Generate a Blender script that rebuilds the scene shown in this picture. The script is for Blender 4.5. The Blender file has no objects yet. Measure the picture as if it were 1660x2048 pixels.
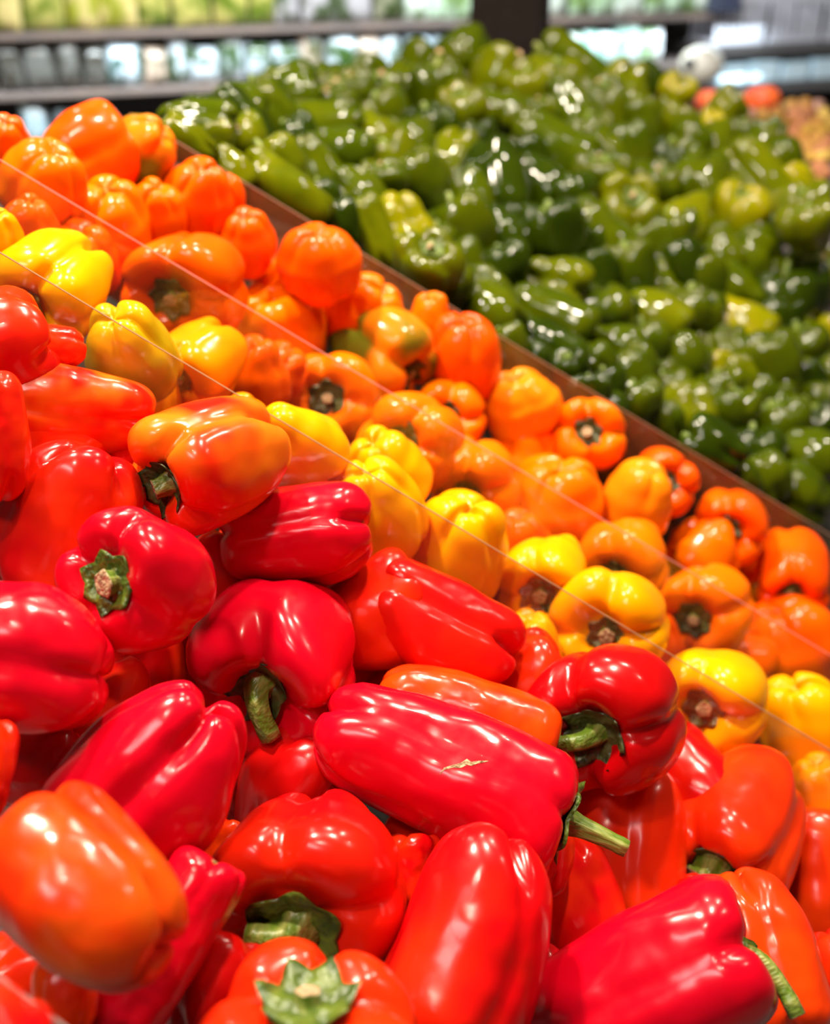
import bpy, bmesh, math, random
import numpy as np
from mathutils import Vector, Matrix, noise

# ------------------------------------------------------------------ camera, world, lights, exposure
S = bpy.context.scene
COL = S.collection
F_PX = 2200.0
PITCH = math.radians(28)
RI = Vector((1, 0, 0)); FW = Vector((0, math.cos(PITCH), -math.sin(PITCH))); UP = Vector((0, math.sin(PITCH), math.cos(PITCH)))
cam_d = bpy.data.cameras.new('camera'); cam = bpy.data.objects.new('camera', cam_d); COL.objects.link(cam)
cam_d.sensor_fit = 'VERTICAL'; cam_d.sensor_height = 36; cam_d.lens = F_PX / 2048 * 36
cam_d.clip_start = 0.02
cam.matrix_world = Matrix((RI, UP, -FW)).transposed().to_4x4()
cam_d.dof.use_dof = True; cam_d.dof.focus_distance = 0.67; cam_d.dof.aperture_fstop = 4.2
S.camera = cam
S.view_settings.view_transform = 'Standard'; S.view_settings.look = 'None'
S.view_settings.exposure = 0.0; S.view_settings.gamma = 1.0; S.view_settings.use_curve_mapping = False

w = bpy.data.worlds.new('store'); S.world = w; w.use_nodes = True
w.node_tree.nodes['Background'].inputs[0].default_value = (1.0, 0.86, 0.72, 1)
w.node_tree.nodes['Background'].inputs[1].default_value = 0.05

def area(name, loc, target, size, power, color, sy=None):
    l = bpy.data.lights.new(name, 'AREA'); l.energy = power; l.color = color
    if sy: l.shape = 'RECTANGLE'; l.size = size; l.size_y = sy
    else: l.shape = 'DISK'; l.size = size
    o = bpy.data.objects.new(name, l); COL.objects.link(o); o.location = loc
    o.rotation_euler = (Vector(target) - Vector(loc)).to_track_quat('-Z', 'Y').to_euler()
    return o
WARM = (1.0, 0.86, 0.68)
# track lamps under the shop ceiling
for (x, y, z, p, s) in [(-0.60, 1.0, 1.35, 62, .16), (0.35, 1.15, 1.4, 40, .12), (-0.3, 0.0, 1.4, 12, .12),
                        (-1.0, 2.2, 1.5, 10, .11), (0.2, 2.3, 1.5, 16, .11), (1.1, 2.0, 1.5, 22, .11), (1.6, 1.0, 1.5, 8, .12)]:
    area('track_lamp', (x, y, z), (x * .4, min(max(y, .7), 1.8), -.45), s, p, WARM)
area('ceiling_panel', (-0.9, -0.5, 1.5), (0, .7, -.5), .9, 17, (1, .93, .9), .25)
area('case_fill_light', (0.2, 3.5, .75), (0.1, 5.0, -.25), 2.4, 90, (.85, .95, 1), .4)  # added fill to brighten the shelf case; no real fixture hangs there

def ray(u, v):
    return RI * ((u - 830) / F_PX) + FW + UP * ((1024 - v) / F_PX)
def P(u, v, d):
    return ray(u, v) * d
def at_y(u, v, y):
    r = ray(u, v); return r * (y / r.y)
def at_z(u, v, z):
    r = ray(u, v); return r * (z / r.z)

# ------------------------------------------------------------------ materials
def mat(name):
    m = bpy.data.materials.new(name); m.use_nodes = True
    nt = m.node_tree; b = nt.nodes['Principled BSDF']; return m, nt, b
def nd(nt, t, **k):
    n = nt.nodes.new(t)
    for a, v in k.items(): setattr(n, a, v)
    return n
def simple(name, col, rough=.5, col2=None, scale=20, bump=0, spec=.5, metal=0, stretch=None):
    m, nt, b = mat(name)
    b.inputs['Base Color'].default_value = (*col, 1); b.inputs['Roughness'].default_value = rough
    b.inputs['Specular IOR Level'].default_value = spec; b.inputs['Metallic'].default_value = metal
    tc = nd(nt, 'ShaderNodeTexCoord'); n = nd(nt, 'ShaderNodeTexNoise'); n.inputs['Scale'].default_value = scale
    if stretch:
        mp = nd(nt, 'ShaderNodeMapping'); mp.inputs['Scale'].default_value = stretch
        nt.links.new(tc.outputs['Object'], mp.inputs[0]); nt.links.new(mp.outputs[0], n.inputs['Vector'])
    else: nt.links.new(tc.outputs['Object'], n.inputs['Vector'])
    if col2:
        mx = nd(nt, 'ShaderNodeMix', data_type='RGBA'); mx.inputs[6].default_value = (*col, 1); mx.inputs[7].default_value = (*col2, 1)
        rp = nd(nt, 'ShaderNodeValToRGB'); rp.color_ramp.elements[0].position = .38; rp.color_ramp.elements[1].position = .62
        nt.links.new(n.outputs['Fac'], rp.inputs[0]); nt.links.new(rp.outputs[0], mx.inputs[0]); nt.links.new(mx.outputs[2], b.inputs['Base Color'])
    if bump:
        bp = nd(nt, 'ShaderNodeBump'); bp.inputs['Strength'].default_value = bump; bp.inputs['Distance'].default_value = .01
        nt.links.new(n.outputs['Fac'], bp.inputs['Height']); nt.links.new(bp.outputs[0], b.inputs['Normal'])
    return m

def skin_mat(name, rough=.17, sss=.06, bump=.25, shine=1.0):
    """pepper skin: object colour and the object's own 'second' colour mixed by a soft noise"""
    m, nt, b = mat(name); L = nt.links.new
    oi = nd(nt, 'ShaderNodeObjectInfo'); tc = nd(nt, 'ShaderNodeTexCoord')
    sec = nd(nt, 'ShaderNodeAttribute', attribute_type='OBJECT', attribute_name='second')
    ble = nd(nt, 'ShaderNodeAttribute', attribute_type='OBJECT', attribute_name='blend')
    mul = nd(nt, 'ShaderNodeMath', operation='MULTIPLY'); mul.inputs[1].default_value = 37
    L(oi.outputs['Random'], mul.inputs[0])
    n = nd(nt, 'ShaderNodeTexNoise', noise_dimensions='4D'); n.inputs['Scale'].default_value = 1.5; n.inputs['Detail'].default_value = 2
    L(tc.outputs['Object'], n.inputs['Vector']); L(mul.outputs[0], n.inputs['W'])
    mr = nd(nt, 'ShaderNodeMapRange'); L(n.outputs['Fac'], mr.inputs['Value'])
    mr.inputs['From Min'].default_value = .38; mr.inputs['From Max'].default_value = .64
    mm = nd(nt, 'ShaderNodeMath', operation='MULTIPLY', use_clamp=True); L(mr.outputs[0], mm.inputs[0]); L(ble.outputs['Fac'], mm.inputs[1])
    mx = nd(nt, 'ShaderNodeMix', data_type='RGBA'); L(mm.outputs[0], mx.inputs[0]); L(oi.outputs['Color'], mx.inputs[6]); L(sec.outputs['Color'], mx.inputs[7])
    L(mx.outputs[2], b.inputs['Base Color'])
    b.inputs['Roughness'].default_value = rough; b.inputs['IOR'].default_value = 1.48
    b.inputs['Specular IOR Level'].default_value = .5 * shine
    b.inputs['Subsurface Weight'].default_value = sss; b.inputs['Subsurface Scale'].default_value = .012
    b.inputs['Subsurface Radius'].default_value = (1, .35, .1)
    b.inputs['Coat Weight'].default_value = .12 * shine; b.inputs['Coat Roughness'].default_value = .06
    n2 = nd(nt, 'ShaderNodeTexNoise'); n2.inputs['Scale'].default_value = 3.2; n2.inputs['Detail'].default_value = 1.2
    L(tc.outputs['Object'], n2.inputs['Vector'])
    bp = nd(nt, 'ShaderNodeBump'); bp.inputs['Strength'].default_value = bump; bp.inputs['Distance'].default_value = .02
    L(n2.outputs['Fac'], bp.inputs['Height']); L(bp.outputs[0], b.inputs['Normal'])
    n3 = nd(nt, 'ShaderNodeTexNoise'); n3.inputs['Scale'].default_value = 9; L(tc.outputs['Object'], n3.inputs['Vector'])
    rr = nd(nt, 'ShaderNodeMapRange'); rr.inputs['To Min'].default_value = rough * .75; rr.inputs['To Max'].default_value = rough * 1.5
    L(n3.outputs['Fac'], rr.inputs['Value']); L(rr.outputs[0], b.inputs['Roughness'])
    return m
M_RED = skin_mat('red_skin', .19, .04, .13, .65)
M_YEL = skin_mat('yellow_orange_skin', .17, .04, .05, .45)
M_GRN = skin_mat('green_skin', .09, .0, .04, .65)
M_CAL = simple('calyx_green', (.035, .07, .006), .38, (.11, .16, .015), 9, .6)
M_STEM = simple('stem_green', (.10, .17, .012), .38, (.25, .27, .06), 22, .3, stretch=(1, 1, .15))
M_CUT = simple('cut_stem_tan', (.52, .36, .2), .8, (.3, .19, .09), 25, .6)
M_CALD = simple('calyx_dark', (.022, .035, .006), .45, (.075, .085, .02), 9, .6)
M_METAL = simple('display_frame_grey', (.12, .11, .11), .45)
M_LINER = simple('bin_liner_black', (.012, .011, .01), .7)
M_POST = simple('post_dark_brown', (.010, .006, .005), .7, (.013, .008, .007), 40, spec=.15)
M_FLOOR = simple('floor_tile', (.23, .2, .18), .4, (.2, .175, .155), 3)
M_WALL = simple('wall_paint', (.22, .2, .19), .8)
M_SHELF = simple('shelf_edge', (.30, .23, .2), .5, (.22, .18, .17), 5)
M_DARK = simple('shelf_interior', (.03, .028, .026), .8)

def acrylic(haze=.02, tint=(.95, .92, .88), haze_refl=(.55, .42, .24)):
    m, nt, b = mat('clear_acrylic'); nt.nodes.remove(b); L = nt.links.new
    out = nt.nodes['Material Output']
    tr = nd(nt, 'ShaderNodeBsdfTransparent'); tr.inputs[0].default_value = (*tint, 1)
    gl = nd(nt, 'ShaderNodeBsdfGlossy'); gl.inputs['Roughness'].default_value = .04
    df = nd(nt, 'ShaderNodeBsdfDiffuse'); df.inputs[0].default_value = (*haze_refl, 1)  # brownish diffuse paints the peppers' reflection into the scratched sheet
    fr = nd(nt, 'ShaderNodeFresnel'); ge = nd(nt, 'ShaderNodeNewGeometry'); io = nd(nt, 'ShaderNodeMapRange'); io.inputs['To Min'].default_value = 1.5; io.inputs['To Max'].default_value = 1 / 1.5
    L(ge.outputs['Backfacing'], io.inputs['Value']); L(io.outputs[0], fr.inputs[0])
    m1 = nd(nt, 'ShaderNodeMixShader'); m1.inputs[0].default_value = haze; L(tr.outputs[0], m1.inputs[1]); L(df.outputs[0], m1.inputs[2])
    m2 = nd(nt, 'ShaderNodeMixShader'); L(fr.outputs[0], m2.inputs[0]); L(m1.outputs[0], m2.inputs[1]); L(gl.outputs[0], m2.inputs[2])
    L(m2.outputs[0], out.inputs[0]); return m
M_ACR = acrylic()
M_ACR3 = acrylic(.13, (.80, .76, .68), (.36, .30, .16))
M_EDGE = simple('acrylic_edge', (.32, .17, .08), .3)
M_EDGE3 = simple('acrylic_edge_brown', (.30, .17, .11), .3)
M_EDGE2 = simple('acrylic_edge_pink', (.6, .2, .16), .3)

# ------------------------------------------------------------------ mesh helpers
def link(name, me, m=None, parent=None, loc=None):
    o = bpy.data.objects.new(name, me); COL.objects.link(o)
    if m is not None and me is not None and not me.materials: me.materials.append(m)
    if parent is not None: o.parent = parent
    if loc is not None: o.location = loc
    return o
def tag(o, label, cat, group=None, kind=None):
    if label: o['label'] = label
    if cat: o['category'] = cat
    if group: o['group'] = group
    if kind: o['kind'] = kind
    return o
def mesh(name, v, f, smooth=False):
    me = bpy.data.meshes.new(name); me.from_pydata([tuple(p) for p in v], [], f); me.update()
    if smooth: me.shade_smooth()
    return me
def box_mesh(name, boxes, bev=0):
    bm = bmesh.new()
    for (c, s, rz) in boxes:
        r = bmesh.ops.create_cube(bm, size=1)
        M = Matrix.Translation(c) @ Matrix.Rotation(rz, 4, 'Z') @ Matrix.Diagonal((*s, 1))
        bmesh.ops.transform(bm, matrix=M, verts=r['verts'])
    if bev: bmesh.ops.bevel(bm, geom=bm.edges[:], offset=bev, segments=2, affect='EDGES')
    me = bpy.data.meshes.new(name); bm.to_mesh(me); bm.free(); return me

def catmull(pts, n):
    pts = np.array(pts, float); ext = np.vstack([pts[0] * [-1, 1], pts, pts[-1] * [-1, 1]])
    out = []
    for i in range(len(pts) - 1):
        p0, p1, p2, p3 = ext[i:i + 4]
        for t in np.linspace(0, 1, 12, endpoint=False):
            out.append(.5 * ((2 * p1) + (-p0 + p2) * t + (2 * p0 - 5 * p1 + 4 * p2 - p3) * t * t + (-p0 + 3 * p1 - 3 * p2 + p3) * t ** 3))
    out.append(pts[-1]); out = np.array(out)
    s = np.r_[0, np.cumsum(np.linalg.norm(np.diff(out, axis=0), axis=1))]
    q = np.linspace(0, s[-1], n)
    return np.interp(q, s, out[:, 0]), np.interp(q, s, out[:, 1])
TOPR = ([0, .10, .17, .25, .34], [-.17, -.155, -.10, -.02, 0])
def ztop(r, pit=1.0): return np.interp(r, *TOPR) * pit

def pepper_mesh(name, H=1.1, n=4, taper=.8, groove=1.0, seed=0, ns=64, nv=46, bend=.05, crumple=1.0, pit=1.0):
    """bell pepper, unit width, stem up +Z, height H: rolled shoulders round a sunken stem pit, n unequal lobes, lobed blossom end"""
    rg = random.Random(seed * 7 + 13)
    h = H / 2; rb = .5 * taper
    prof = [(0, h - .17 * pit), (.10, h - .155 * pit), (.17, h - .10 * pit), (.25, h - .02 * pit), (.34, h), (.435, h - .05), (.49, h - .16),
            (.5, h - .30), (.5 * (.45 + .55 * taper) + .03, -.02 * H - .03), (rb * .98 + .01, -h + .27), (rb * .87, -h + .125), (rb * .66, -h + .035), (rb * .44, -h), (rb * .2, -h + .03), (0, -h + .06)]
    rho, z = catmull(prof, nv)
    th = np.linspace(0, 2 * math.pi, ns, endpoint=False)
    T, R = np.meshgrid(th, rho); Z = np.repeat(z[:, None], ns, 1)
    s = np.linspace(0, 1, nv)[:, None]
    wob = .18 * np.sin(T + rg.uniform(0, 6)) + .10 * np.sin(2 * T + rg.uniform(0, 6)) + rg.uniform(-.35, .35) * s
    ph = (T + wob) * n / 2
    c = np.abs(np.cos(ph))
    g = .55 * np.exp(-(c / .30) ** 2) + .45 * (1 - c)
    # each lobe its own fullness
    idx = np.floor((ph / math.pi) + .5).astype(int) % n
    lob = np.array([rg.uniform(-1, 1) for _ in range(n)])[idx]
    top = np.exp(-((Z - (h - .03)) / .16) ** 2) * (R > .12); bot = np.exp(-((Z + h - .08) / .20) ** 2)
    mid = np.clip(1 - top - bot, 0, 1)
    A = groove * (.16 * top + .26 * bot + .10 * mid)
    R2 = R * (1 - A * g) * (1 + (.06 * lob * (1 - g)) * (s > .1))
    Z2 = Z - groove * .085 * g * top * np.clip(R / .3, 0, 1.2) + groove * .12 * g * bot + .05 * lob * (1 - g) * (bot - top * .6)
    R2 = R2 * (1 + .05 * np.sin(T + rg.uniform(0, 6)) + .035 * np.sin(2 * T + rg.uniform(0, 6)) * s)
    X = R2 * np.cos(T); Y = R2 * np.sin(T)
    k = (Z2 / max(H, .5)) ; X = X + bend * (k * k * 4 - .3) * math.cos(seed); Y = Y + bend * (k * k * 4 - .3) * math.sin(seed)
    sh = rg.uniform(-.08, .08); X = X + sh * Z2
    V = np.stack([X, Y, Z2], -1)
    verts = []
    off = Vector((seed * 3.7, seed * 1.3, 5))
    for i in range(nv):
        if i in (0, nv - 1):
            p = V[i].mean(0); verts.append(tuple(p)); continue
        for j in range(ns):
            p = Vector(V[i, j]); q = noise.noise_vector(p * 1.7 + off) * .045 * crumple + noise.noise_vector(p * 4.2 + off) * .010 * crumple
            verts.append(tuple(p + q * min(1, math.hypot(p.x, p.y) / .2)))
    f = []
    def id(i, j): return 0 if i == 0 else (len(verts) - 1 if i == nv - 1 else 1 + (i - 1) * ns + j % ns)
    for i in range(nv - 1):
        for j in range(ns):
            a, b2, c2, d = id(i, j), id(i + 1, j), id(i + 1, j + 1), id(i, j + 1)
            if i == 0: f.append((a, b2, c2))
            elif i == nv - 2: f.append((a, b2, d))
            else: f.append((a, b2, c2, d))
    return mesh(name, verts, f, True)

def calyx_mesh(H, seed=0, rad=.17, k=6, ns=36, lift=.018, curl=.0, pit=1.0):
    rg = random.Random(seed + 91); h = H / 2
    p0 = rg.uniform(0, 6); am = [rg.uniform(.75, 1.2) for _ in range(k)]
    rings = [0, .3, .5, .7, .85, 1.0]; v = [(0, 0, h + ztop(0, pit) + .05)]
    for r in rings[1:]:
        for j in range(ns):
            t = 2 * math.pi * j / ns; kk = (t * k / (2 * math.pi)); fr = kk - math.floor(kk); tip = 1 - abs(fr - .5) * 2
            R = rad * (.86 + .24 * (tip ** 1.2) * am[int(kk) % k]); rr = r * R * 1.0
            z = h + ztop(rr, pit) + lift + .035 * (1 - r) + .012 * math.sin(t * k + r * 6 + p0) * r + .010 * math.sin(t * 3 + p0 + 9 * r) + curl * max(0, r - .6) * tip
            v.append((rr * math.cos(t + p0), rr * math.sin(t + p0), z))
    nr = len(rings) - 1; f = [(0, 1 + j, 1 + (j + 1) % ns) for j in range(ns)]
    for i in range(nr - 1):
        for j in range(ns):
            a = 1 + i * ns + j; b2 = 1 + i * ns + (j + 1) % ns
            f.append((a, a + ns, b2 + ns, b2))
    base = 1 + (nr - 1) * ns; low = len(v)   # turned-down rim, so the cap has thickness
    for j in range(ns):
        x, y, z = v[base + j]; v.append((x * .93, y * .93, z - .03))
    for j in range(ns):
        a = base + j; b2 = base + (j + 1) % ns; f.append((a, low + j, low + (j + 1) % ns, b2))
    return mesh('calyx', v, f, True)

def stem_mesh(H, L=.12, r0=.06, r1=.05, bend=(0, 0), seed=0, hook=1.0, pit=1.0):
    """ribbed stem with a tan cut end; bend = local x,y drift of the tip"""
    h = H / 2; z0 = h + ztop(0, pit) + .03; n = 10 if L > .2 else 6; ns = 15; v = []; f = []; rg = random.Random(seed)
    bend = Vector((bend[0], bend[1], 0))
    pts = []
    for i in range(n):
        t = i / (n - 1); up = L * (t - .5 * min(1, bend.length * 1.2) * t * t * hook)
        pts.append(Vector((0, 0, z0)) + bend * L * t * t + Vector((0, 0, up)))
    for i in range(n):
        t = i / (n - 1); d = (pts[min(i + 1, n - 1)] - pts[max(i - 1, 0)]).normalized(); q = d.to_track_quat('Z', 'Y')
        r = r0 * (1.35 - .35 * min(1, t * 4)) * (1 - t) + r1 * t
        if t > .85: r *= 1.12
        for j in range(ns):
            a = 2 * math.pi * j / ns; rr = r * (1 + .10 * math.cos(5 * a) + .03 * math.sin(3 * a + seed))
            v.append(pts[i] + q @ Vector((rr * math.cos(a), rr * math.sin(a), 0)))
    for i in range(n - 1):
        for j in range(ns):
            a = i * ns + j; b2 = i * ns + (j + 1) % ns; f.append((a, b2, b2 + ns, a + ns))
    nm = len(f); b0 = (n - 1) * ns; d = (pts[-1] - pts[-2]).normalized(); q = d.to_track_quat('Z', 'Y')
    for sc, dz in ((.86, .006), (.45, -.004)):
        st = len(v)
        for j in range(ns):
            p = v[(n - 1) * ns + j]; v.append(pts[-1] + (p - pts[-1]) * sc + d * dz)
        for j in range(ns): f.append((b0 + j, b0 + (j + 1) % ns, st + (j + 1) % ns, st + j))
        b0 = st
    v.append(pts[-1] + d * .008); f += [(b0 + j, b0 + (j + 1) % ns, len(v) - 1) for j in range(ns)]
    me = mesh('stem', v, f, True); me.materials.append(M_STEM); me.materials.append(M_CUT)
    for i, p in enumerate(me.polygons): p.material_index = 0 if i < nm else 1
    return me

# ------------------------------------------------------------------ heap surfaces (world heights) of the four bins
def z_red(x, y): return -.519 - .65 * (x - .158) + .31 * (y - .66)
def z_yel(x, y): return -.506 - .645 * (x - .163) + .30 * (y - .77)
def z_ora(x, y): return -.598 - .63 * (x - .281) + .45 * (y - .91)
_an = np.array([(.4, 1.20, -.575), (-.044, 1.22, -.317), (.405, 1.687, -.341), (-.2175, 1.526, -.2178), (.09, 2.156, -.204), (.66, 1.80, -.385), (-.2, 1.2, -.215)])
_c, *_r = np.linalg.lstsq(np.stack([np.ones(7), _an[:, 0], _an[:, 1], _an[:, 0] * _an[:, 1], _an[:, 1] ** 2], 1), _an[:, 2], rcond=None)
def z_grn(x, y): return _c[0] + _c[1] * x + _c[2] * y + _c[3] * x * y + _c[4] * y * y
def depth(u, v, fz):
    r = ray(u, v); lo, hi = .25, 3.2; best = None; prev = None
    for i in range(400):
        t = lo + (hi - lo) * i / 399; q = r * t; e = q.z - fz(q.x, q.y)
        if prev is not None and prev > 0 >= e: return t
        prev = e
    return 2.1
Y_BACK = {'r': .695, 'y': .855, 'o': 1.115, 'g': 2.33}
Y_FRONT = {'r': -9, 'y': .705, 'o': .865, 'g': 1.125}
SURF = {'r': z_red, 'y': z_yel, 'o': z_ora, 'g': z_grn}

# colours (linear): main, second
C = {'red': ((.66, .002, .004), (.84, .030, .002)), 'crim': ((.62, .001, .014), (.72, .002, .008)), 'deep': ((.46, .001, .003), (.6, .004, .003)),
     'rora': ((.78, .020, .002), (.86, .060, .002)), 'mott': ((.75, .012, .002), (.86, .17, .006)), 'olive': ((.80, .028, .002), (.58, .11, .004)),
     'yel': ((.93, .40, .0005), (.93, .31, .0005)), 'ygrn': ((.85, .42, .002), (.42, .30, .004)), 'amb': ((.90, .27, .001), (.88, .20, .001)),
     'ora': ((.90, .135, .0005), (.92, .175, .0005)), 'rdor': ((.88, .072, .0005), (.90, .11, .0005)), 'ogrn': ((.90, .20, .003), (.12, .14, .008)), 'oyel': ((.92, .26, .003), (.92, .20, .003)),
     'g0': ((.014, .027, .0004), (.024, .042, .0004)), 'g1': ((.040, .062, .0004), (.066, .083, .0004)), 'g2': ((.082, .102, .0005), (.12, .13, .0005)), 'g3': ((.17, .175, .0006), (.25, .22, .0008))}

PEP = []   # dicts
def add(kind, u, v, W, L, az, tilt, col='red', n=4, tp=.8, gr=1.0, roll=0, stem=None, dd=0, bend=.05, crumple=1.0, blend=1.0, label='', fill=0, cal=.17, seed=None, dark=False, at=None, pit=1.0):
    if at:
        ox, oy = at[0] - u, v - at[1]; az = math.degrees(math.atan2(oy, ox)); tilt = max(36, math.degrees(math.acos(min(1, math.hypot(ox, oy) / (.40 * L)))))
    PEP.append(dict(kind=kind, u=u, v=v, W=W, L=L, az=az, tilt=tilt, col=col, n=n, tp=tp, gr=gr, roll=roll, stem=stem, dd=dd, bend=bend, crumple=crumple, blend=blend,
                    label=label, fill=fill, cal=cal, seed=len(PEP) if seed is None else seed, dark=dark, pit=pit))
#@@DATA@@
SKIP = {(1450, 930), (-16, 1760), (-17, 1408), (1668, 1180), (1040, 620), (190, 1758), (720, 340), (1663, 1446), (1130, 940), (1030, 1390), (408, 1407), (634, 1759), (1053, 1752), (302, 1233), (60, 760), (1165, 1941), (745, 1110), (60, 1010), (-20, 1054), (944, 1930), (605, 1475), (189, 1051), (306, 1935), (1650, 640), (736, 1574), (790, 800), (1560, 920), (84, 1227), (306, 1578), (89, 1586), (720, 1190), (1584, 508), (1327, 672), (760, 430), (1590, 960), (1490, 330), (407, 1044), (740, 1375), (739, 1929), (417, 1753), (952, 1585), (1372, 1936), (1171, 1589), (1273, 1765), (1597, 1929), (521, 1932), (1390, 880), (1622, 485), (1432, 1505), (1492, 1760), (1115, 1575)}
A = add
# ---- reds: u v W L azimuth tilt
A('r', 30, 690, 105, 270, 178, 0, 'red', 3, .75, .4, 20, label='slim red pepper lying flat at the left edge under the first yellow one')
A('r', 165, 818, 185, 300, 172, -5, 'mott', 4, .75, 1.1, 40, blend=1.0, label='mottled orange-red pepper lying flat, upper left of the red heap')
A('r', -25, 875, 165, 260, 95, 0, 'red', 4, .8, .9, 10, label='red pepper cut by the left edge, above the pink-shining pair')
A('r', 130, 1038, 250, 320, -112, -8, 'red', 3, .95, .9, 30, bend=.12, blend=.8, label='crumpled red and orange pepper with a long white streak, far left')
A('r', 250, 905, 130, 160, 90, 0, 'red', 4, dd=.03, label='small red pepper peeping between the crumpled and the big mottled one')
A('r', 430, 925, 262, 300, 203, 22, 'mott', 4, .9, 1.25, 15, (.14, .085, .07, .4, 200), pit=.9, label='big orange-red mottled pepper with dark stem pit, below the panel line', blend=1.3, cal=.22, dd=-.03, dark=True, at=(300, 985))
A('r', 595, 1072, 205, 305, 188, -8, 'crim', 4, .95, .95, 50, label='crimson pepper with speckled pink shine, right of the mottled one', blend=.5)
A('r', 298, 1162, 282, 280, 185, 48, 'crim', 4, .75, .95, 20, (.09, .075, .085, .2, 200), label='crimson pepper showing its hexagonal green cap and tan stem scar', cal=.21, blend=.4, dd=-.045, at=(236, 1165), pit=.55)
A('r', 50, 1312, 285, 330, 172, -12, 'crim', 4, .95, .75, 45, dd=-.035, label='wide red pepper with broad pale shine at the left edge', blend=.5)
A('r', 285, 1355, 190, 210, 90, 0, 'red', 4, dd=.045, label='red pepper deep in the gap under the hexagonal-capped crimson one')
A('r', 562, 1318, 345, 315, 243, 40, 'crim', 4, .85, 1.05, 35, (.30, .075, .05, .9, -70), cal=.185, label='red pepper with a hooked stem curling down, centre left', blend=.9, dark=True, at=(518, 1375))
A('r', 605, 1475, 195, 180, 90, -10, 'mott', 4, dd=.03, blend=.7, label='orange-red pepper just beneath the hooked-stem one')
A('r', 882, 1262, 225, 325, 156, 8, 'red', 4, .95, 1.35, 55, (.14, .06, .05, .3, 250), label='red pepper on its side with two round lobes at right, touching the yellow bin', blend=.3)
A('r', 1225, 1420, 305, 290, 238, 42, 'deep', 4, .8, 1.25, 50, (.42, .062, .045, .9, 186), cal=.205, label='dark red pepper with a pale stem pointing left, beside the yellow peppers', dd=-.025, blend=.5, dark=True, at=(1190, 1468))
A('r', 885, 1545, 265, 520, -21, 5, 'crim', 4, .8, .7, 25, (.50, .085, .055, .35, -30), cal=.31, dd=-.04, label='long crimson pepper with a scar and a straight stem pointing lower right', blend=.4, pit=.25)
A('r', 935, 1432, 180, 365, -19, 0, 'rora', 3, .8, .7, 60, dd=.012, label='orange-red pepper lying along the back of the long crimson one')
A('r', 1115, 1575, 120, 190, 70, 0, 'crim', 4, dd=.02, label='small crimson pepper squeezed behind the straight stem')
A('r', 310, 1545, 340, 390, 232, -18, 'crim', 4, .8, 1.1, 30, dd=-.02, bend=.08, label='folded crimson pepper with a deep crease, right of the wide pale-shining one', blend=.3)
A('r', 620, 1755, 390, 360, 265, 34, 'red', 4, .8, .95, 45, (.24, .09, .07, .9, 180), cal=.24, dd=-.035, label='round red pepper with a broad green cap, bottom centre left', blend=.5, at=(598, 1838), pit=.55)
A('r', 620, 2135, 450, 350, 268, 55, 'rora', 4, .8, 1.1, 40, (.07, .06, .05, .2, 90), cal=.22, dd=-.05, label='orange-red pepper cut by the bottom edge, ribbed cap facing up', blend=.5, at=(612, 2030), pit=.55)
A('r', 180, 1790, 330, 405, 145, -28, 'olive', 3, .85, 1.0, 20, dd=-.055, label='orange and olive pepper with a shadowed blossom end, lower left', blend=1.0, bend=.08)
A('r', -25, 2125, 240, 250, 90, -40, 'red', 4, dd=-.13, label='red pepper in the lower left corner, in front of the grey rail')
A('r', 125, 2010, 130, 160, 90, 0, 'rora', 4, dd=.02, label='orange-red pepper glimpsed below the olive one, beside the rail')
A('r', 325, 1900, 175, 400, 62, 5, 'crim', 4, 1.0, .8, 40, label='slim crimson pepper standing in the gap between the olive and the round one', blend=.3)
A('r', 948, 1880, 318, 425, -112, 0, 'red', 4, .85, 1.0, 25, label='red pepper with blossom end up and a long soft shine, bottom centre', blend=.6, dd=-.015)
A('r', 1242, 1685, 280, 350, -100, 2, 'rora', 4, .95, .8, 30, dd=-.005, label='smooth orange-red pepper behind the tip of the straight stem', blend=.5)
A('r', 1150, 1800, 190, 250, -80, 0, 'red', 4, .9, .8, 0, dd=.03, label='red pepper in shade between the smooth orange-red one and the streaked long one')
A('r', 1462, 1640, 262, 345, 232, 22, 'rora', 4, .9, 1.0, 50, (.24, .12, .11, .3, 200), cal=.22, label='red pepper with a thick green stem turned lower left, right of centre', blend=.6, dark=True, at=(1425, 1722))
A('r', 1635, 1785, 215, 310, 80, 0, 'rora', 4, .85, .9, 30, label='orange-red pepper at the right edge under the yellow bin', blend=.6)
A('r', 1525, 1905, 220, 320, -80, 0, 'rora', 4, .9, .9, 35, dd=.0, label='orange-red pepper upright behind the drooping stem, bottom right', blend=.8)
A('r', 1290, 1985, 310, 490, 20, 8, 'crim', 4, .85, .9, 40, (.34, .05, .045, 1.3, -80), cal=.2, dd=-.05, label='long crimson pepper with streaked white shine and a drooping stem, bottom right', blend=.3)
A('r', 1690, 2000, 170, 260, 90, 10, 'red', 4, label='red pepper cut off in the lower right corner')
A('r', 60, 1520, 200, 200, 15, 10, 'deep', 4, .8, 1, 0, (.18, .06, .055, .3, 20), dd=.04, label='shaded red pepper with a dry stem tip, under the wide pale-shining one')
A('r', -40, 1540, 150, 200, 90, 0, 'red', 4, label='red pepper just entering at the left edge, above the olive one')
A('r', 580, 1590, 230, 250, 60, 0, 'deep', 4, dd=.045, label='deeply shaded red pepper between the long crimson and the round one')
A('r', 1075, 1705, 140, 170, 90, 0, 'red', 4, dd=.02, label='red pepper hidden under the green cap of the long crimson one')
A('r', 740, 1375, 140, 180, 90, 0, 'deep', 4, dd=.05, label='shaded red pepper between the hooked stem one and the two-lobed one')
A('r', 825, 1745, 110, 150, 90, 0, 'red', 4, dd=.02, label='red sliver of a pepper left of the blossom-end-up one')
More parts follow.
